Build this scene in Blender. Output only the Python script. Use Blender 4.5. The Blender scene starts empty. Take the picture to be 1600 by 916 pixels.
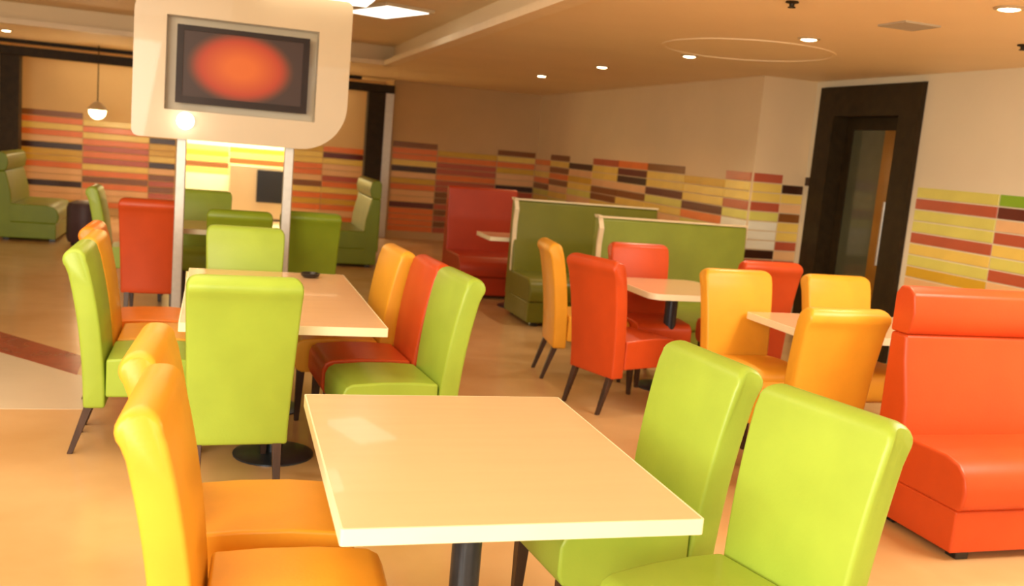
import bpy, bmesh, math, random
from math import radians as R, pi, sin, cos
from mathutils import Vector, Matrix
random.seed(4)
S = bpy.context.scene
COL = S.collection

# ---------------------------------------------------------------- camera
cam_d = bpy.data.cameras.new('camera'); cam = bpy.data.objects.new('camera', cam_d); COL.objects.link(cam)
cam_d.sensor_width = 36; cam_d.lens = 33.75; cam_d.clip_end = 200
YAW, PITCH, ROLL = R(17.613), R(8.4), R(5.05)
fw = Vector((sin(YAW)*cos(PITCH), cos(YAW)*cos(PITCH), -sin(PITCH)))
r0 = Vector((cos(YAW), -sin(YAW), 0)); u0 = r0.cross(fw)
rr = r0*cos(ROLL) + u0*sin(ROLL); uu = u0*cos(ROLL) - r0*sin(ROLL)
M = Matrix((rr, uu, -fw)).transposed().to_4x4(); M.translation = (0, 0, 1.62)
cam.matrix_world = M
cam_d.dof.use_dof = True; cam_d.dof.focus_distance = 3.2; cam_d.dof.aperture_fstop = 3.2
S.camera = cam

# ---------------------------------------------------------------- world, lights, exposure
W = bpy.data.worlds.new('world'); S.world = W; W.use_nodes = True
bg = W.node_tree.nodes['Background']; bg.inputs[0].default_value = (1.0, 0.76, 0.48, 1); bg.inputs[1].default_value = 0.42
S.view_settings.view_transform = 'Standard'; S.view_settings.look = 'None'
S.view_settings.gamma = 1; S.view_settings.use_curve_mapping = False
S.view_settings.exposure = 0.70

def area(name, loc, size, power, color, rot=(0, 0, 0), sy=None, spread=180):
    l = bpy.data.lights.new(name, 'AREA'); l.energy = power; l.color = color; l.size = size
    l.spread = R(spread)
    if sy: l.shape = 'RECTANGLE'; l.size_y = sy
    o = bpy.data.objects.new(name, l); COL.objects.link(o); o.location = loc; o.rotation_euler = rot
    return o
WARM = (1.0, 0.82, 0.58)
area('window_daylight', (-2.4, -1.2, 2.0), 3.6, 225, (1.0, 0.94, 0.80), (R(76), 0, R(-42)), 2.0)
area('rear_window_daylight', (1.8, -2.8, 1.8), 4.0, 50, (1.0, 0.93, 0.78), (R(84), 0, 0), 2.0)
area('floor_fill', (-1.2, 4.2, 2.82), 2.6, 50, (1.0, 0.86, 0.62), (0, 0, 0), 3.5)  # unseen lamp added to brighten the floor on the left
area('right_side_fill', (4.2, 2.6, 2.58), 1.2, 60, (1.0, 0.92, 0.76), (0, 0, 0), 1.2)  # unseen lamp added to brighten the right wall and sofa

# ---------------------------------------------------------------- materials
def mat(name, col, rough=.5, metal=0, spec=.5, noise=0, scale=6, coat=0, emit=None, es=0, bump=0, bscale=60, stretch=None):
    m = bpy.data.materials.new(name); m.use_nodes = True; nt = m.node_tree; b = nt.nodes['Principled BSDF']
    b.inputs['Base Color'].default_value = (*col, 1); b.inputs['Roughness'].default_value = rough
    b.inputs['Metallic'].default_value = metal; b.inputs['Specular IOR Level'].default_value = spec
    b.inputs['Coat Weight'].default_value = coat
    if emit: b.inputs['Emission Color'].default_value = (*emit, 1); b.inputs['Emission Strength'].default_value = es
    if noise or bump:
        tc = nt.nodes.new('ShaderNodeTexCoord'); mp = nt.nodes.new('ShaderNodeMapping'); nt.links.new(tc.outputs['Object'], mp.inputs[0])
        if stretch: mp.inputs['Scale'].default_value = stretch
    if noise:
        n = nt.nodes.new('ShaderNodeTexNoise'); n.inputs['Scale'].default_value = scale; n.inputs['Detail'].default_value = 5
        nt.links.new(mp.outputs[0], n.inputs['Vector'])
        rp = nt.nodes.new('ShaderNodeValToRGB')
        rp.color_ramp.elements[0].position = .3; rp.color_ramp.elements[1].position = .7
        rp.color_ramp.elements[0].color = (*[c*(1-noise) for c in col], 1)
        rp.color_ramp.elements[1].color = (*[min(1, c*(1+noise)) for c in col], 1)
        nt.links.new(n.outputs[0], rp.inputs[0]); nt.links.new(rp.outputs[0], b.inputs['Base Color'])
    if bump:
        n2 = nt.nodes.new('ShaderNodeTexNoise'); n2.inputs['Scale'].default_value = bscale; n2.inputs['Detail'].default_value = 3
        nt.links.new(mp.outputs[0], n2.inputs['Vector'])
        bp = nt.nodes.new('ShaderNodeBump'); bp.inputs['Strength'].default_value = bump; bp.inputs['Distance'].default_value = .004
        nt.links.new(n2.outputs[0], bp.inputs['Height']); nt.links.new(bp.outputs[0], b.inputs['Normal'])
    return m
def leather(name, col): return mat(name, col, .38, noise=.06, scale=5, bump=.12, bscale=90, spec=.4)
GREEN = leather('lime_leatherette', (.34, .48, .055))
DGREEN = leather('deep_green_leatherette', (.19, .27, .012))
YELLOW = leather('mango_leatherette', (.80, .38, .03))
ORANGE = leather('orange_leatherette', (.85, .24, .015))
RED = leather('vermilion_leatherette', (.58, .07, .012))
OLIVE = leather('olive_leatherette', (.22, .27, .03))
DOLIVE = leather('dark_olive_leatherette', (.16, .16, .012))
BRICKRED = leather('brick_red_leatherette', (.42, .04, .01))
PIPING = mat('cream_piping', (.75, .62, .40), .5, noise=.05)
WOOD = mat('dark_leg_wood', (.05, .022, .012), .4, noise=.3, scale=30, stretch=(1, 1, .1))
TOP = mat('beech_laminate', (.82, .53, .30), .22, noise=.02, scale=7, stretch=(.3, 3, 1), spec=.5, coat=.2)
EDGE = mat('cream_table_edging', (.88, .80, .55), .35, noise=.03)
STEEL = mat('dark_blue_grey_steel', (.05, .06, .075), .3, metal=.6, noise=.1, scale=20)
SILVER = mat('brushed_silver', (.55, .53, .49), .38, metal=.6, noise=.06, scale=25)
WALLP = mat('cream_wall_paint', (.80, .72, .54), .7, noise=.03, scale=1.5, bump=.05, bscale=150)
CEILM = mat('ceiling_paint', (.86, .70, .46), .6, noise=.03, scale=1.2)
WHITE = mat('white_lacquer', (.57, .45, .28), .3, noise=.02, scale=3, coat=.3)
FRAME = mat('dark_brown_frame', (.028, .017, .006), .5, noise=.25, scale=12, spec=.2)
BLACK = mat('black_plastic', (.012, .011, .012), .25, noise=.1)
GRILLE = mat('grey_grille', (.45, .38, .27), .5, noise=.05)
LAMP = mat('lit_lamp', (1, .9, .7), .4, emit=(1, .82, .52), es=9)
PANELLIT = mat('lit_ceiling_panel', (1, .95, .85), .4, emit=(1, .93, .78), es=1.6)

def floor_mat():
    m = mat('polished_floor', (.66, .42, .2), .2, spec=.5)
    nt = m.node_tree; b = nt.nodes['Principled BSDF']
    tc = nt.nodes.new('ShaderNodeTexCoord')
    n = nt.nodes.new('ShaderNodeTexNoise'); n.inputs['Scale'].default_value = .9; n.inputs['Detail'].default_value = 6
    nt.links.new(tc.outputs['Object'], n.inputs['Vector'])
    rp = nt.nodes.new('ShaderNodeValToRGB'); rp.color_ramp.elements[0].position = .35; rp.color_ramp.elements[1].position = .68
    rp.color_ramp.elements[0].color = (.58, .34, .14, 1); rp.color_ramp.elements[1].color = (.72, .47, .23, 1)
    nt.links.new(n.outputs[0], rp.inputs[0]); nt.links.new(rp.outputs[0], b.inputs['Base Color'])
    n2 = nt.nodes.new('ShaderNodeTexNoise'); n2.inputs['Scale'].default_value = 5
    nt.links.new(tc.outputs['Object'], n2.inputs['Vector'])
    mr = nt.nodes.new('ShaderNodeMapRange'); mr.inputs[3].default_value = .14; mr.inputs[4].default_value = .30
    nt.links.new(n2.outputs[0], mr.inputs[0]); nt.links.new(mr.outputs[0], b.inputs['Roughness'])
    return m
FLOORM = floor_mat()
BAND = mat('oxide_red_floor_band', (.30, .055, .025), .25, noise=.15, scale=6)
PALE = mat('pale_floor_daylight', (.68, .58, .42), .2, noise=.05, scale=2)  # floor colour paled to paint in reflected daylight

TC = dict(K=(.045, .014, .005), M=(.13, .02, .012), R=(.48, .10, .045), O=(.80, .20, .035), Y=(.82, .60, .13),
          G=(.70, .66, .15), L=(.25, .46, .025), P=(.82, .50, .24), S=(.66, .40, .03), B=(.24, .085, .015), C=(.80, .68, .42), W=(.85, .84, .70))
TM = {k: mat('ceramic_tile_'+k.lower(), v, .3, noise=.06, scale=4, spec=.45) for k, v in TC.items()}

# ---------------------------------------------------------------- helpers
def box(bm, x0, x1, y0, y1, z0, z1):
    vs = [bm.verts.new(p) for p in ((x0,y0,z0),(x1,y0,z0),(x1,y1,z0),(x0,y1,z0),(x0,y0,z1),(x1,y0,z1),(x1,y1,z1),(x0,y1,z1))]
    for f in ((0,3,2,1),(4,5,6,7),(0,1,5,4),(1,2,6,5),(2,3,7,6),(3,0,4,7)): bm.faces.new([vs[i] for i in f])
def cyl(bm, c, r0_, z0, z1, r1_=None, n=24, tilt=(0, 0)):
    r1_ = r0_ if r1_ is None else r1_
    a = [bm.verts.new((c[0]+r0_*cos(2*pi*i/n), c[1]+r0_*sin(2*pi*i/n), z0)) for i in range(n)]
    b = [bm.verts.new((c[0]+tilt[0]+r1_*cos(2*pi*i/n), c[1]+tilt[1]+r1_*sin(2*pi*i/n), z1)) for i in range(n)]
    for i in range(n): bm.faces.new((a[i], a[(i+1) % n], b[(i+1) % n], b[i]))
    bm.faces.new(a[::-1]); bm.faces.new(b)
def lathe(bm, c, prof, n=28):
    rings = [[bm.verts.new((c[0]+r*cos(2*pi*i/n), c[1]+r*sin(2*pi*i/n), z)) for i in range(n)] for r, z in prof]
    for a, b in zip(rings, rings[1:]):
        for i in range(n): bm.faces.new((a[i], a[(i+1) % n], b[(i+1) % n], b[i]))
    bm.faces.new(rings[0][::-1]); bm.faces.new(rings[-1])
def obj(name, bm, m, parent=None, bevel=0, seg=2, smooth=True, loc=None):
    bmesh.ops.recalc_face_normals(bm, faces=bm.faces[:])
    me = bpy.data.meshes.new(name); bm.to_mesh(me); bm.free(); me.materials.append(m)
    o = bpy.data.objects.new(name, me); COL.objects.link(o)
    if smooth: me.shade_smooth()
    if bevel:
        b = o.modifiers.new('bevel', 'BEVEL'); b.width = bevel; b.segments = seg; b.limit_method = 'ANGLE'; b.angle_limit = R(38); b.harden_normals = True
    elif smooth: me.set_sharp_from_angle(angle=R(38))
    if parent: o.parent = parent
    if loc: o.location = loc
    return o
def boxo(name, dims, m, parent=None, bevel=0, seg=2):
    bm = bmesh.new(); box(bm, *dims); return obj(name, bm, m, parent, bevel, seg, smooth=bevel > 0)
def tag(o, label=None, cat=None, group=None, kind=None):
    for k, v in (('label', label), ('category', cat), ('group', group), ('kind', kind)):
        if v: o[k] = v
    return o
def thing(name, loc, rz, label, cat, group=None):
    o = bpy.data.objects.new(name, None); COL.objects.link(o); o.location = loc; o.rotation_euler = (0, 0, rz)
    o.empty_display_size = .1
    return tag(o, label, cat, group)
def struct(name, dims, m, parent=None):
    o = boxo(name, dims, m, parent)
    if not parent: tag(o, kind='structure')
    return o
def multi(name, boxes, m, parent=None):
    bm = bmesh.new()
    for d in boxes: box(bm, *d)
    o = obj(name, bm, m, parent, smooth=False)
    if not parent: tag(o, kind='structure')
    return o

# ---------------------------------------------------------------- setting
H = 2.6; XR = 5.93; XS = 5.30; YJ = 8.85; YB = 16.0; YN = 16.9; HC = 2.85
floor = struct('floor', (-7, 9, -4, 19.5, -.12, 0), FLOORM)
# red diagonal band flush in the floor; daylight reflection painted as paler patch
def inlay(name, pts, m, z=.0025):
    bm = bmesh.new(); lo = [bm.verts.new((x, y, -.01)) for x, y in pts]; hi = [bm.verts.new((x, y, z)) for x, y in pts]
    bm.faces.new(hi); bm.faces.new(lo[::-1]); n = len(pts)
    for i in range(n): bm.faces.new((lo[i], lo[(i+1) % n], hi[(i+1) % n], hi[i]))
    return obj(name, bm, m, floor, smooth=False)
inlay('red_band', [(-2.20, 8.45), (-2.05, 7.75), (-.775, 6.36), (-.80, 6.87)], BAND)
inlay('daylight_patch', [(-3.2, 8.6), (-3.2, 5.6), (-.62, 5.6), (-.70, 6.30), (-2.05, 7.70)], PALE, .0015)

multi('ceiling', [(2.2, 6.4, -4, YN+1.3, H, HC+.15), (-7, 2.2, 13.1, YN+1.3, H, HC+.15), (-7, 2.2, -4, 13.1, HC, HC+.15)], CEILM)
# projecting lip that borders the raised tray
multi('trim_1', [(2.06, 2.2, -4, 13.1, H-.012, H+.05), (-7, 2.2, 12.96, 13.1, H-.012, H+.05)], mat('pale_tray_lip', (.88, .74, .52), .5, noise=.03))

DY0, DY1, DZ = 7.19, 8.70, 2.54
wall_r = multi('wall_right', [(XR, XR+.3, -4, DY0, 0, H), (XR, XR+.3, DY1, YJ, 0, H), (XR, XR+.3, DY0, DY1, DZ, H),
                              (XR+.28, XR+.32, DY0, DY1, 0, DZ)], WALLP)
wall_s = multi('wall_side', [(XS, XR+.3, YJ, YB+.3, 0, H)], mat('cream_wall_in_warm_light', (.74, .58, .36), .7, noise=.04, scale=1.2))  # cream wall, with the warm light fall-off mixed into its colour
wall_b = multi('wall_back', [(2.75, XS, YB, YN+.2, 0, H)], mat('cream_wall_in_dim_warm_light', (.62, .42, .21), .7, noise=.04, scale=1.5))  # weak warm light at the far end painted in as a browner tone
AX0, AX1, YA = -.62, 1.24, 18.1
wall_n = multi('wall_niche', [(-7, AX0, YN, YN+.2, 0, H), (AX1, 2.75, YN, YN+.2, 0, H), (AX0, AX1, YN, YN+.2, 2.2, H),
                              (-7, -3.1, YB, YN, 0, H)], mat('ochre_wall_paint', (.70, .47, .22), .7, noise=.04, scale=1.5))
wall_a = multi('wall_alcove', [(AX0-.1, AX1+.1, YA, YA+.1, 0, H), (AX0-.1, AX0, YN+.2, YA, 0, H), (AX1, AX1+.1, YN+.2, YA, 0, H)],
               mat('ivory_wall_paint', (.84, .78, .52), .6, noise=.03))

# tiles: each one its own object, joints left open between them
tile_mesh = {}
def tile(axis, a0, a1, z0, z1, at, key, parent):
    L = round(a1-a0, 3); h = round(z1-z0, 3); k = (axis, L, h, key)
    if k not in tile_mesh:
        bm = bmesh.new()
        g = .006
        if axis == 'x': box(bm, -.009, 0, g-L/2, L/2-g, g-h/2, h/2-g)
        else: box(bm, g-L/2, L/2-g, -.009, 0, g-h/2, h/2-g)
        bmesh.ops.recalc_face_normals(bm, faces=bm.faces[:])
        bmesh.ops.bevel(bm, geom=[e for e in bm.edges], offset=.002, segments=1, affect='EDGES')
        me = bpy.data.meshes.new('tile'); bm.to_mesh(me); bm.free(); me.materials.append(TM[key]); tile_mesh[k] = me
    o = bpy.data.objects.new('tile', tile_mesh[k]); COL.objects.link(o); o.parent = parent
    c = (a0+a1)/2
    o.location = (at, c, (z0+z1)/2) if axis == 'x' else (c, at, (z0+z1)/2)
def columns(axis, at, cols, parent, rh=.1, z_top=1.62):
    for a0, a1, pat in cols:
        for i, k in enumerate(pat):
            if k == '.': continue
            tile(axis, min(a0, a1), max(a0, a1), z_top-(i+1)*rh, z_top-i*rh, at, k, parent)
columns('x', XR, [(6.17, 7.12, 'GRGGRYGSPRYGKPY'), (5.17, 6.17, 'LMPRYGRPGRYGPKY'), (4.17, 5.17, 'YGRYKGPRYGOYRPG'), (8.72, 8.84, 'K')], wall_r)
columns('x', XS, [(8.86, 9.39, 'RYYRGWWWKPYOPRY'), (9.39, 10.36, '.SYYMOGYPKYRPGY'), (10.36, 11.4, 'BYYMGYPRYGOYRPG'),
                  (11.4, 12.35, 'OMKPBYGRYPOYRPG'), (12.35, 13.3, 'RYYPBBYGRYKPYOG'), (13.3, 14.3, '.KPSYGPRYOGPKYY'),
                  (14.3, 15.2, 'BYBOBPYGRYPOYRP'), (15.2, 15.98, '.OPYOBGYRPKYOPG')], wall_s)
columns('y', YJ, [(5.31, 5.66, 'RYYRGWWWKRYOPRY'), (5.66, 5.92, '.KYPBYYRPRYPKYO')], wall_s)
columns('y', YB, [(4.6, 5.29, 'BYOSPPKRBOPYRPO'), (3.55, 4.6, '.SORRORRBBRBRBR'), (2.78, 3.55, 'BOOYKPSOPPMOOOO')], wall_b)
columns('y', YN, [(1.26, 1.75, '..SYYOOPBYOSOPO'), (1.75, 2.7, '..OMYPPROYOSOPO'), (-1.05, -.64, '...KSSYKPBRBRBO'),
                  (-2.05, -1.05, '.YOYORORYOBOPPO'), (-3.05, -2.05, 'BOYOPKSSOPPKPPS')], wall_n)
columns('y', YA, [(-.60, .22, '....YSYBY'), (.22, 1.22, '....SYBYY')], wall_a, z_top=1.66)

# dark portal frame in front of the niche
pf = thing('portal_frame', (0, YB, 0), 0, 'dark brown portal frame spanning the niche behind the television column', 'frame')
boxo('post', (2.32, 2.60, -.12, .12, 0, 2.37), FRAME, pf, .008)
boxo('post', (-3.06, -2.80, -.12, .12, 0, 2.37), FRAME, pf, .008)
boxo('lintel', (-3.3, 2.74, -.12, .12, 2.37, 2.50), FRAME, pf, .008)
tag(boxo('edge_strip', (2.60, 2.74, -.10, .14, 0, 2.37), SILVER, pf, .006), 'pale metallic strip beside the dark post')
boxo('upper_rail', (-3.3, 2.2, -.05, .1, 2.55, 2.598), FRAME, pf)

# door
dr = bpy.data.objects.new('door_1', None); COL.objects.link(dr); dr.location = (XR, (DY0+DY1)/2, 0); tag(dr, kind='structure')
y0, y1 = DY0-dr.location.y, DY1-dr.location.y
multi('door_frame', [(-.05, .18, y0+.002, y0+.27, 0, DZ-.01), (-.05, .18, y1-.27, y1-.002, 0, DZ-.01), (-.05, .18, y0+.27, y1-.27, 2.24, DZ-.01)], FRAME, dr)
leaf = multi('door_leaf', [(.12, .17, y0+.27, y0+.36, .01, 2.24), (.12, .17, y1-.38, y1-.27, .01, 2.24), (.12, .17, y0+.36, y1-.38, 2.12, 2.24), (.12, .17, y0+.36, y1-.38, .01, .2)], FRAME, dr)
yc = -.10
boxo('pane', (.135, .155, yc, y1-.38, .2, 2.12), mat('grey_green_glass', (.085, .085, .045), .12, spec=.6, noise=.2, scale=2), leaf)
tag(boxo('pane', (.135, .155, y0+.36, yc, .2, 2.12), mat('amber_reflection_glass', (.28, .12, .015), .15, spec=.6, noise=.25, scale=2), leaf), 'pane with a painted amber brown reflection')  # orange-brown reflection put into the colour of this half of the glass
bm = bmesh.new(); cyl(bm, (.06, y0+.42), .016, .85, 1.45, n=12); box(bm, .06, .13, y0+.41, y0+.43, .92, .94); box(bm, .06, .13, y0+.41, y0+.43, 1.36, 1.38)
obj('handle', bm, SILVER, leaf)

# ---------------------------------------------------------------- ceiling fittings
def downlight(x, y, label, z=H):
    t = thing('ceiling_downlight', (x, y, z), 0, label, 'ceiling light', 'recessed downlights in the ceiling')
    bm = bmesh.new(); lathe(bm, (0, 0), [(.075, 0), (.08, -.006), (.06, -.012), (.055, -.004)]); obj('trim_ring', bm, WHITE, t)
    bm = bmesh.new(); lathe(bm, (0, 0), [(.052, -.004), (.052, -.012), (.03, -.018), (.005, -.02)]); obj('lamp_lens', bm, LAMP, t)
    l = bpy.data.lights.new('downlight_beam', 'SPOT'); l.energy = DL if y < 9 else DL*.4; l.color = WARM if y < 9 else (1.0, .55, .24); l.spot_size = R(140); l.spot_blend = .6; l.shadow_soft_size = .06
    o = bpy.data.objects.new('downlight_beam', l); COL.objects.link(o); o.parent = t; o.location = (0, 0, -.05)
DL = 38
downlight(3.99, 4.30, 'round recessed downlight nearest the top right corner of the photo')
downlight(4.02, 6.18, 'round recessed downlight in the ceiling left of and above the dark door')
downlight(4.01, 8.01, 'recessed downlight third in the row counted from the right')
downlight(3.93, 9.89, 'recessed downlight in the row between the third light and the farthest, small one')
downlight(3.92, 11.91, 'farthest of the five recessed downlights in the right-hand row')
downlight(-2.68, 14.3, 'small downlight above the dark portal frame at the left edge')
def ceil_disc(name, x, y, prof, m, label, cat):
    bm = bmesh.new(); lathe(bm, (0, 0), prof, 40); o = obj(name, bm, m); o.location = (x, y, H); return tag(o, label, cat)
# large shallow ring and small fittings
bm = bmesh.new(); n = 64
for (ra, rb, za, zb) in ((.67, .70, 0, -.007),):
    rings = [[bm.verts.new((r*cos(2*pi*i/n), r*sin(2*pi*i/n), z)) for i in range(n)] for r, z in ((ra, za), (ra, zb), (rb, zb), (rb, za))]
    for a, b in zip(rings, rings[1:]+rings[:1]):
        for i in range(n): bm.faces.new((a[i], a[(i+1) % n], b[(i+1) % n], b[i]))
o = obj('ceiling_ring', bm, CEILM); o.location = (4.12, 7.2, H); tag(o, 'wide shallow plaster ring on the ceiling in front of the dark door', 'ceiling moulding')
t = thing('ceiling_vent', (4.05, 5.16, H), 0, 'pale flush air vent in the ceiling at the upper right', 'vent')
multi('vent_frame', [(-.13, -.115, -.13, .13, -.012, 0), (.115, .13, -.13, .13, -.012, 0), (-.115, .115, -.13, -.115, -.012, 0), (-.115, .115, .115, .13, -.012, 0)], GRILLE, t)
for i in range(7): boxo('slat', (-.112, .112, -.1+i*.033-.009, -.1+i*.033+.009, -.01, -.004), GRILLE, t)
SPR = [(.035, 0), (.038, -.008), (.016, -.014), (.014, -.028), (.022, -.032), (.022, -.036)]
ceil_disc('sprinkler', 3.10, 4.98, SPR, FRAME, 'dark round sprinkler head at the top edge of the photo', 'sprinkler')
ceil_disc('sprinkler', 5.03, 5.25, SPR, FRAME, 'dark round sprinkler head at the right edge of the ceiling', 'sprinkler')
t = thing('ceiling_light_panel', (1.50, 9.45, HC), R(20), 'white lit oblong panel in the raised tray right of the television column', 'ceiling light')
boxo('panel_frame', (-.26, .26, -.45, .45, -.03, 0), WHITE, t, .004)
boxo('diffuser', (-.22, .22, -.41, .41, -.034, -.03), PANELLIT, t)

# ---------------------------------------------------------------- chair
def lean(t): return .018*t + .085*t**2.3
def backrest_bm():
    """one slab: smooth curved front, rolled-over top that bulges to the rear"""
    bm = bmesh.new(); W0, W1, TH, ZB, N = .215, .24, .098, .235, 14
    xf = lambda t: -.18-lean(t)
    zz = lambda t: ZB+(1-ZB)*t
    prof = [(xf(0)-TH, ZB)]
    tr = .845                                   # the roll starts here
    for i in range(1, N): t = tr*i/(N-1); prof.append((xf(t)-TH, zz(t)))
    r = .052; cx, cz = xf(.95)-r, 1-r
    for k in range(13):
        an = R(222-222*k/12); prof.append((cx+r*cos(an), cz+r*sin(an)))
    for i in range(N, 0, -1): t = .90*(i-1)/(N-1); prof.append((xf(t), zz(t)))
    def wid(z): return W0+(W1-W0)*min(1, max(0, (z-.3)/.6))
    L = [bm.verts.new((x, -wid(z), z)) for x, z in prof]; Rr = [bm.verts.new((x, wid(z), z)) for x, z in prof]
    n = len(prof)
    for i in range(n): bm.faces.new((L[i], L[(i+1) % n], Rr[(i+1) % n], Rr[i]))
    bm.faces.new(L[::-1]); bm.faces.new(Rr)
    bmesh.ops.recalc_face_normals(bm, faces=bm.faces[:])
    bmesh.ops.bevel(bm, geom=[e for e in bm.edges if e.calc_face_angle(0) > R(38)], offset=.014, segments=3, profile=.5, affect='EDGES')
    rc = .055                                   # round the two upper corners
    for v in bm.verts:
        q = v.co.z-(1-rc)
        if q > 0: v.co.y *= (.24-(rc-math.sqrt(max(0, rc*rc-q*q)))*.8)/.24
    return bm
def seat_bm():
    bm = bmesh.new(); W = .215
    prof = [(-.18, .29), (.24, .29), (.27, .305), (.285, .34), (.285, .43), (.27, .462), (.24, .478), (.10, .487), (-.05, .485), (-.18, .475)]
    L = [bm.verts.new((x, -W, z)) for x, z in prof]; Rr = [bm.verts.new((x, W, z)) for x, z in prof]; n = len(prof)
    for i in range(n): bm.faces.new((L[i], L[(i+1) % n], Rr[(i+1) % n], Rr[i]))
    bm.faces.new(L[::-1]); bm.faces.new(Rr); return bm
def leg_bm(x, y, dx, dy=0):
    bm = bmesh.new()
    t, b = .022, .013
    vt = [bm.verts.new((x+a*t, y+c*t, .30)) for a, c in ((-1,-1),(1,-1),(1,1),(-1,1))]
    vb = [bm.verts.new((x+dx+a*b, y+dy+c*b, 0)) for a, c in ((-1,-1),(1,-1),(1,1),(-1,1))]
    for i in range(4): bm.faces.new((vb[i], vb[(i+1) % 4], vt[(i+1) % 4], vt[i]))
    bm.faces.new(vt); bm.faces.new(vb[::-1]); return bm
proto = {}
def make_chair(m):
    t = bpy.data.objects.new('dining_chair', None); COL.objects.link(t); t.empty_display_size = .1
    obj('backrest', backrest_bm(), m, t)
    obj('seat', seat_bm(), m, t, .012, 3)
    for x, y, dx in ((.24, .17, .01), (.24, -.17, .01), (-.235, .17, -.10), (-.235, -.17, -.10)):
        obj('leg', leg_bm(x, y, dx), WOOD, t, .003, 1)
    return t
def chair(key, m, x, y, deg, label, group):
    if key not in proto: r = proto[key] = make_chair(m)
    else:
        src = proto[key]; r = src.copy(); COL.objects.link(r)
        for ch in src.children:
            c = ch.copy(); COL.objects.link(c); c.parent = r
    r.location = (x, y, 0); r.rotation_euler = (0, 0, R(deg)); tag(r, label, 'chair', group); return r
GN = 'chairs at the near table'; GM = 'chairs around the long table'; GR = 'chairs at the small right-hand tables'; GF = 'chairs at the far table'
chair('y', YELLOW, .20, 2.36, -3, 'nearest yellow chair at the left side of the near table, cut by the bottom edge', GN)
chair('y', YELLOW, .16, 2.90, -3, 'yellow chair directly behind the nearest yellow chair, left of the near table', GN)
chair('g', GREEN, 1.385, 2.18, 194, 'nearest lime green chair at the right side of the near table', GN)
chair('g', GREEN, 1.32, 2.84, 185, 'lime green chair behind the nearest green one, right of the near table', GN)
chair('g', GREEN, .125, 4.50, 93, 'lime green chair with its back to the camera at the head of the long table', GM)
chair('g', GREEN, .20, 5.99, -90, 'lime green chair at the far end of the long table, facing the camera', GM)
chair('g', GREEN, -.28, 5.01, 0, 'lime green chair side-on at the left end of the long table row', GM)
chair('y', YELLOW, -.275, 5.48, 0, 'orange yellow chair just behind the side-on green chair left of the long table', GM)
chair('o', ORANGE, -.335, 5.98, 0, 'orange chair farthest along the left side of the long table', GM)
chair('y', YELLOW, .73, 5.58, 184, 'yellow chair farthest of three along the right side of the long table', GM)
chair('r', RED, .83, 5.09, 184, 'vermilion chair between the yellow and green ones right of the long table', GM)
chair('g', GREEN, .87, 4.60, 185, 'lime green chair nearest of three along the right side of the long table', GM)
chair('y', YELLOW, 2.68, 6.57, -8, 'slim-looking yellow chair side-on behind the red chair left of the small far table', GR)
chair('r', RED, 2.65, 5.78, 19, 'red chair seen from behind, left of the small far table', GR)
chair('r', RED, 3.15, 6.47, -90, 'red chair facing the camera behind the small far table', GR)
chair('y', YELLOW, 3.20, 5.06, -89, 'yellow chair facing the camera behind the right-hand table, beside the small far table', GR)
chair('r', RED, 3.82, 6.30, 90, 'red chair half hidden between the two yellow chairs by the dark door', GR)
chair('y', YELLOW, 3.92, 5.03, -90, 'yellow chair in front of the dark door, only its top showing', GR)
chair('y', YELLOW, 2.985, 4.29, 91, 'yellow chair with its back to the camera beside the red sofa', GR)
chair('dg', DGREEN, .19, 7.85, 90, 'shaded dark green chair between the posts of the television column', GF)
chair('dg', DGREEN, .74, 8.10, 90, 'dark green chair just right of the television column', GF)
chair('g', GREEN, -.08, 9.30, -90, 'green chair facing the camera far behind, seen between the television posts', GF)
chair('r', RED, -.47, 8.38, 90, 'red chair with its back to the camera left of the television column', GF)
chair('g', GREEN, -.69, 9.26, 0, 'green chair side-on far behind the row left of the long table', GF)

# ---------------------------------------------------------------- tables
def rect_table(x0, x1, y0, y1, label, poles, rot=0, round_=.0):
    cx, cy = (x0+x1)/2, (y0+y1)/2; a, b = (x1-x0)/2, (y1-y0)/2
    t = thing('restaurant_table', (cx, cy, 0), R(rot), label, 'table')
    def outline(a, b, r):
        pts = []
        for sx, sy, s in ((1, 1, 0), (-1, 1, 90), (-1, -1, 180), (1, -1, 270)):
            for k in range(5):
                an = R(s+90*k/4); pts.append((sx*(a-r)+r*cos(an), sy*(b-r)+r*sin(an)))
        return pts
    def slab(a, b, r, z0, z1):
        bm = bmesh.new(); P = outline(a, b, r); lo = [bm.verts.new((*p, z0)) for p in P]; hi = [bm.verts.new((*p, z1)) for p in P]
        bm.faces.new(hi); bm.faces.new(lo[::-1]); n = len(P)
        for i in range(n): bm.faces.new((lo[i], lo[(i+1) % n], hi[(i+1) % n], hi[i]))
        return bm
    r = max(round_, .008)
    obj('tabletop', slab(a-.004, b-.004, r, .712, .75), TOP, t, .002, 1)
    bm = bmesh.new(); P = outline(a, b, r); Q = outline(a-.006, b-.006, r); n = len(P)
    rings = [[bm.verts.new((*p, z)) for p in pp] for pp, z in ((Q, .709), (P, .709), (P, .7495), (Q, .7495))]
    for u, v in zip(rings, rings[1:]+rings[:1]):
        for i in range(n): bm.faces.new((u[i], u[(i+1) % n], v[(i+1) % n], v[i]))
    tag(obj('edge_band', bm, EDGE, t), 'cream edge band')
    for (px, py) in poles:
        bm = bmesh.new(); cyl(bm, (px, py), .045, .02, .69); obj('pedestal', bm, STEEL, t)
        bm = bmesh.new(); lathe(bm, (px, py), [(.20, 0), (.20, .008), (.17, .016), (.05, .022)]); obj('base_plate', bm, STEEL, t)
        bm = bmesh.new(); box(bm, px-.17, px+.17, py-.03, py+.03, .685, .709); box(bm, px-.03, px+.03, py-.17, py+.17, .685, .709); obj('bracket', bm, STEEL, t, smooth=False)
    return t
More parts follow.
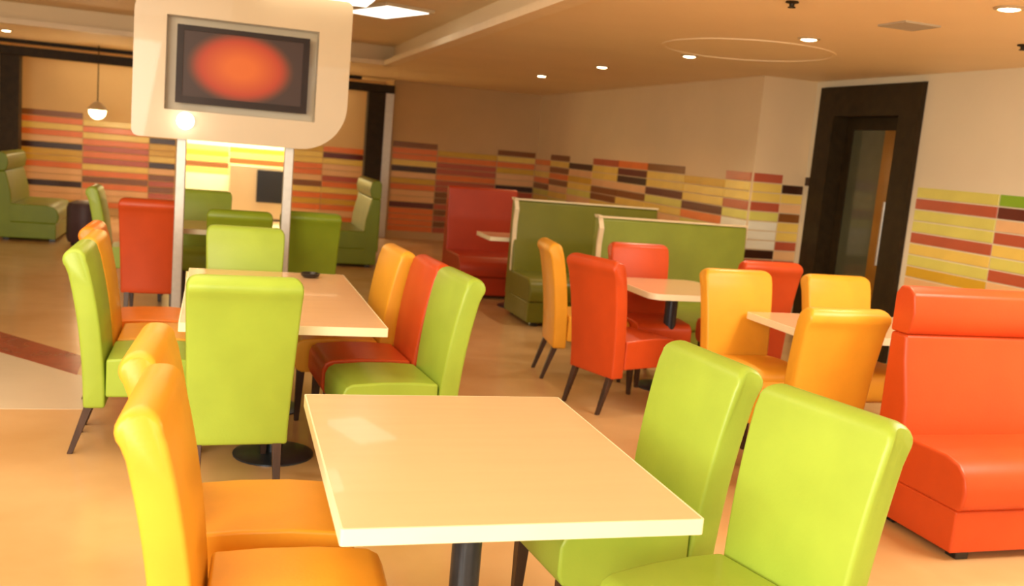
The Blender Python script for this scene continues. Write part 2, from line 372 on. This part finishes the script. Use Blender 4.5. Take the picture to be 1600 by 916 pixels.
rect_table(.307, 1.215, 2.045, 3.195, 'large beech-topped table with cream edge filling the foreground', [(0, 0)], -.8)
rect_table(-.13, .80, 4.37, 6.08, 'long beech-topped table behind the foreground one, ringed by coloured chairs', [(0, -.42), (0, .42)])
rect_table(2.84, 3.56, 5.83, 6.64, 'small beech table in front of the olive sofa, between red and yellow chairs', [(0.0, 0)], 0, .09)
rect_table(3.22, 4.42, 4.50, 5.26, 'beech table half hidden by the yellow chair beside the red sofa', [(0, 0)], 0, .03)
rect_table(-.27, .98, 8.34, 9.12, 'far beech table seen between the posts of the television column', [(0, 0)])
rect_table(2.66, 3.5, 9.26, 9.80, 'far beech table between the brick red sofa and the olive sofa', [(0, 0)])
# small black tray on the long table
t = thing('pepper_dish', (.575, 5.90, .75), R(15), 'small black dish on the long table', 'dish')
bm = bmesh.new(); lathe(bm, (0, 0), [(.035, 0), (.055, .012), (.06, .028), (.052, .028), (.045, .014), (.01, .010)]); obj('bowl', bm, BLACK, t)

# ---------------------------------------------------------------- sofas
def sofa(x, y, w, d, deg, m, label, h=1.12, piping=False, name='booth_sofa', thick=.17, rolled=True):
    """origin = front left corner on the floor, x to the right, y to the rear"""
    t = thing(name, (x, y, 0), R(deg), label, 'sofa', 'booth sofas')
    boxo('base', (0, w, 0.01, d-.02, .035, .23), m, t, .012, 2)
    def prism(name, prof, x0, x1, bev=.02):
        bm = bmesh.new(); L = [bm.verts.new((x0, yy, zz)) for yy, zz in prof]; Q = [bm.verts.new((x1, yy, zz)) for yy, zz in prof]; n = len(prof)
        for i in range(n): bm.faces.new((L[i], L[(i+1) % n], Q[(i+1) % n], Q[i]))
        bm.faces.new(L[::-1]); bm.faces.new(Q); return obj(name, bm, m, t, bev, 3)
    sd = d-thick
    seat = [(0.015, .225), (-.012, .25), (-.02, .32), (-.005, .39), (.04, .435), (.12, .455), (sd+.02, .455), (sd+.02, .225)]
    prism('seat_cushion', seat, .0, w)
    f0, f1 = sd-.02, sd+.05
    back = [(d, .20), (d, h-.06), (d-.015, h-.05), (f1, h-.20), (f1-.012, .80), (f0+.015, .60), (f0, .44), (f0, .20)]
    back = [(d, .20), (d, h-.225), (f1+.005, h-.225), (f1-.012, .80), (f0+.012, .60), (f0, .44), (f0, .20)]
    if not rolled: back = [(d, .20), (d, h-.02), (d-.02, h), (f1+.03, h), (f1+.01, h-.02), (f1-.012, .80), (f0+.012, .60), (f0, .44), (f0, .20)]
    prism('backrest', back, 0, w)
    roll = [(d, h-.225), (d, h-.04), (d-.03, h), (f1+.03, h), (f1-.01, h-.03), (f1-.028, h-.12), (f1-.012, h-.20), (f1+.01, h-.225)]
    if rolled: prism('head_roll', roll, 0, w, .012)
    for px, py in ((.05, .06), (w-.12, .06), (.05, d-.12), (w-.12, d-.12)):
        boxo('foot', (px, px+.07, py-.035, py+.035, 0, .035), BLACK, t, .004, 1)
    if piping:
        bm = bmesh.new()
        for (a, b) in (((f1-.02, .46), (f1-.005, h-.225)), ((f1-.005, h-.225), (f1-.03, h-.08)), ((f1-.03, h-.08), (f1+.02, h+.004)), ((f1+.02, h+.004), (d-.02, h+.004))):
            d_ = .012
            vs = []
            for yy, zz in (a, b):
                vs += [bm.verts.new((-d_, yy-d_, zz-d_)), bm.verts.new((.03, yy-d_, zz-d_)), bm.verts.new((.03, yy+d_, zz+d_)), bm.verts.new((-d_, yy+d_, zz+d_))]
            for i in range(4): bm.faces.new((vs[i], vs[(i+1) % 4], vs[4+(i+1) % 4], vs[4+i]))
            bm.faces.new(vs[:4][::-1]); bm.faces.new(vs[4:])
        box(bm, -.012, w, f1+.0, f1+.03, h-.004, h+.012)
        tag(obj('piping', bm, PIPING, t, smooth=False), 'cream piping along the back edge')
    return t
sofa(3.15, 3.23, 1.65, .60, 0, RED, 'large vermilion red sofa at the right edge of the photo', 1.15)
sofa(3.19, 7.22, 1.45, .62, 0, OLIVE, 'greyish olive green sofa behind the red chair facing the camera', piping=True, rolled=False)
sofa(2.84, 8.42, 1.55, .78, 0, DOLIVE, 'dark olive sofa left of and behind the nearer olive one', 1.15, piping=True, rolled=False)
sofa(2.54, 9.95, .82, .85, 0, BRICKRED, 'brick red sofa farthest back along the tiled right side', 1.17, rolled=False)
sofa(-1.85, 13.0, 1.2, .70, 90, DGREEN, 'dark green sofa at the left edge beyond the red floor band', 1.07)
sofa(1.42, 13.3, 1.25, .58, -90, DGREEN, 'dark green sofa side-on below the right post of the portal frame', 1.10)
# dark pouf beside the left sofa
t = thing('round_stool', (-1.52, 12.9, 0), 0, 'dark plum round stool beside the far left green sofa', 'stool')
bm = bmesh.new(); lathe(bm, (0, 0), [(.19, .04), (.21, .10), (.21, .46), (.19, .52), (.10, .55)]); obj('seat', bm, mat('plum_leather', (.06, .025, .03), .5, noise=.15), t)
bm = bmesh.new(); lathe(bm, (0, 0), [(.16, 0), (.16, .04)]); obj('foot_ring', bm, BLACK, t)

# ---------------------------------------------------------------- television column
t = thing('television_column', (.165, 7.4, 0), 0, 'white leaf-shaped television housing on two silver posts', 'display column')
for px in (-.41, .36):
    boxo('post', (px-.035, px+.035, -.035+.12, .035+.12, 0.015, 1.56), SILVER, t, .008)
    boxo('foot_plate', (px-.09, px+.09, .03, .21, 0, .015), SILVER, t, .003, 1)
def leaf(x0, x1, z0, z1, r_tl, r_br, r_o=.05):
    pts = []
    for cx_, cz_, r, s in ((x1, z1, r_o, 0), (x0, z1, r_tl, 90), (x0, z0, r_o, 180), (x1, z0, r_br, 270)):
        ccx = cx_-r if cx_ == x1 else cx_+r; ccz = cz_-r if cz_ == z1 else cz_+r
        for k in range(11): an = R(s+9*k); pts.append((ccx+r*cos(an), ccz+r*sin(an)))
    return pts
def plate(outer, inner, ya, yb, name, m, parent, bev=0):
    cu = bpy.data.curves.new('tmp', 'CURVE'); cu.dimensions = '2D'; cu.fill_mode = 'BOTH'; cu.extrude = abs(yb-ya)/2
    for loop in ([outer, inner] if inner else [outer]):
        sp = cu.splines.new('POLY'); sp.points.add(len(loop)-1); sp.use_cyclic_u = True
        for p, (a, b) in zip(sp.points, loop): p.co = (a, b, 0, 1)
    tmp = bpy.data.objects.new('tmp', cu); COL.objects.link(tmp)
    me = bpy.data.meshes.new_from_object(tmp.evaluated_get(bpy.context.evaluated_depsgraph_get()))
    bpy.data.objects.remove(tmp); bpy.data.curves.remove(cu)
    me.transform(Matrix.Translation((0, (ya+yb)/2, 0)) @ Matrix.Rotation(R(90), 4, 'X')); me.materials.clear(); me.materials.append(m); me.name = name
    o = bpy.data.objects.new(name, me); COL.objects.link(o); o.parent = parent; return o
OX = -.165
out = [(a+OX, b) for a, b in leaf(-.585, .925, 1.495, 2.60, .24, .34)]
inn = [(a+OX, b) for a, b in ((-.37, 1.70), (-.37, 2.36), (.69, 2.36), (.69, 1.70))]
plate(out, inn, 0, .16, 'front_panel', WHITE, t)
plate([(a*.97, 2.05+(b-2.05)*.97) for a, b in out], None, .16, .26, 'rear_panel', WHITE, t)
multi('hanger', [(-.3, .3, .17, .23, 2.58, HC)], WHITE, t)
tag(boxo('canopy', (.08, .90, -.12, .3, 2.615, 2.66), PANELLIT, t, .01), 'bright white canopy plate above the housing')
# camera-flash glint at the left post, shaped as a small glowing ball
sp = boxo('glint_mount', (-.42, -.34, -.06, .0, 1.60, 1.66), SILVER, t, .01)
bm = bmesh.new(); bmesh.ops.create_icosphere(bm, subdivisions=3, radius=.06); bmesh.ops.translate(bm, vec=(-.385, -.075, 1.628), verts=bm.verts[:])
obj('bulb_or_glint', bm, mat('flash_glint', (1, 1, 1), .3, emit=(1, .95, .9), es=5), sp)
# the television itself
tv = thing('television', (.165, 7.44, 2.03), 0, 'flat television glowing orange-red, framed in the white housing', 'television')
w, h = .465, .275
boxo('casing', (-w+.01, w-.01, .03, .085, -h+.01, h-.01), BLACK, tv, .006)
multi('bezel', [(-w, w, 0, .04, h-.035, h), (-w, w, 0, .04, -h, -h+.05), (-w, -w+.045, 0, .04, -h+.05, h-.035), (w-.045, w, 0, .04, -h+.05, h-.035)],
      mat('glossy_dark_bezel', (.03, .018, .014), .35, noise=.1, spec=.15), tv)
sm = mat('lit_screen', (.02, .01, .01), .3, spec=.15)
nt = sm.node_tree; b = nt.nodes['Principled BSDF']; tc = nt.nodes.new('ShaderNodeTexCoord'); mp = nt.nodes.new('ShaderNodeMapping')
mp.inputs['Location'].default_value = (.05, 0, -.03); mp.inputs['Scale'].default_value = (2.6, 0, 3.8)
nt.links.new(tc.outputs['Object'], mp.inputs[0]); g = nt.nodes.new('ShaderNodeTexGradient'); g.gradient_type = 'SPHERICAL'; nt.links.new(mp.outputs[0], g.inputs[0])
rp = nt.nodes.new('ShaderNodeValToRGB'); e = rp.color_ramp.elements
e[0].color = (.045, .022, .012, 1); e[1].color = (.62, .10, .012, 1); e[1].position = .75
x = e.new(.08); x.color = (.10, .03, .012, 1); x = e.new(.28); x.color = (.42, .04, .01, 1)
nt.links.new(g.outputs[1], rp.inputs[0]); nt.links.new(rp.outputs[0], b.inputs['Emission Color']); b.inputs['Emission Strength'].default_value = .85
boxo('screen', (-w+.045, w-.045, .022, .03, -h+.05, h-.035), sm, tv)

# ---------------------------------------------------------------- niche and alcove
t = thing('pendant_lamp', (-1.68, 15.4, 0), 0, 'glowing pendant lamp hanging in the niche at the left', 'lamp')
bm = bmesh.new(); cyl(bm, (0, 0), .008, 1.76, H, n=8); obj('cord', bm, FRAME, t)
bm = bmesh.new(); lathe(bm, (0, 0), [(.03, 1.80), (.06, 1.78), (.15, 1.68), (.145, 1.675), (.03, 1.77)]); obj('lamp_shade', bm, WHITE, t)
bm = bmesh.new(); bmesh.ops.create_icosphere(bm, subdivisions=3, radius=.12); bmesh.ops.translate(bm, vec=(0, 0, 1.665), verts=bm.verts[:]); obj('bulb_or_glint', bm, mat('glowing_bulb', (1, .9, .6), .4, emit=(1, .78, .42), es=6), t)
l = bpy.data.lights.new('pendant_glow', 'POINT'); l.energy = 12; l.color = (1, .75, .42); l.shadow_soft_size = .1
o = bpy.data.objects.new('pendant_glow', l); COL.objects.link(o); o.location = (0, -.1, 1.5); o.parent = t
area('niche_strip', (-.2, 16.4, 2.58), 4.5, 11, (1, .78, .45), (0, 0, 0), .2)
area('alcove_light', (.3, 17.5, 2.5), 1.2, 75, (1, .95, .78), (0, 0, 0), .6)
t = thing('white_cabinet', (.72, 17.84, 0), 0, 'white cabinet with a square dark screen, seen between the television posts', 'cabinet')
boxo('body', (-.48, .48, -.22, .24, .04, .95), WHITE, t, .006)
boxo('plinth', (-.46, .46, -.18, .24, 0, .04), BLACK, t)
s = boxo('screen', (-.02, .43, -.245, -.22, .33, .90), BLACK, t, .004)
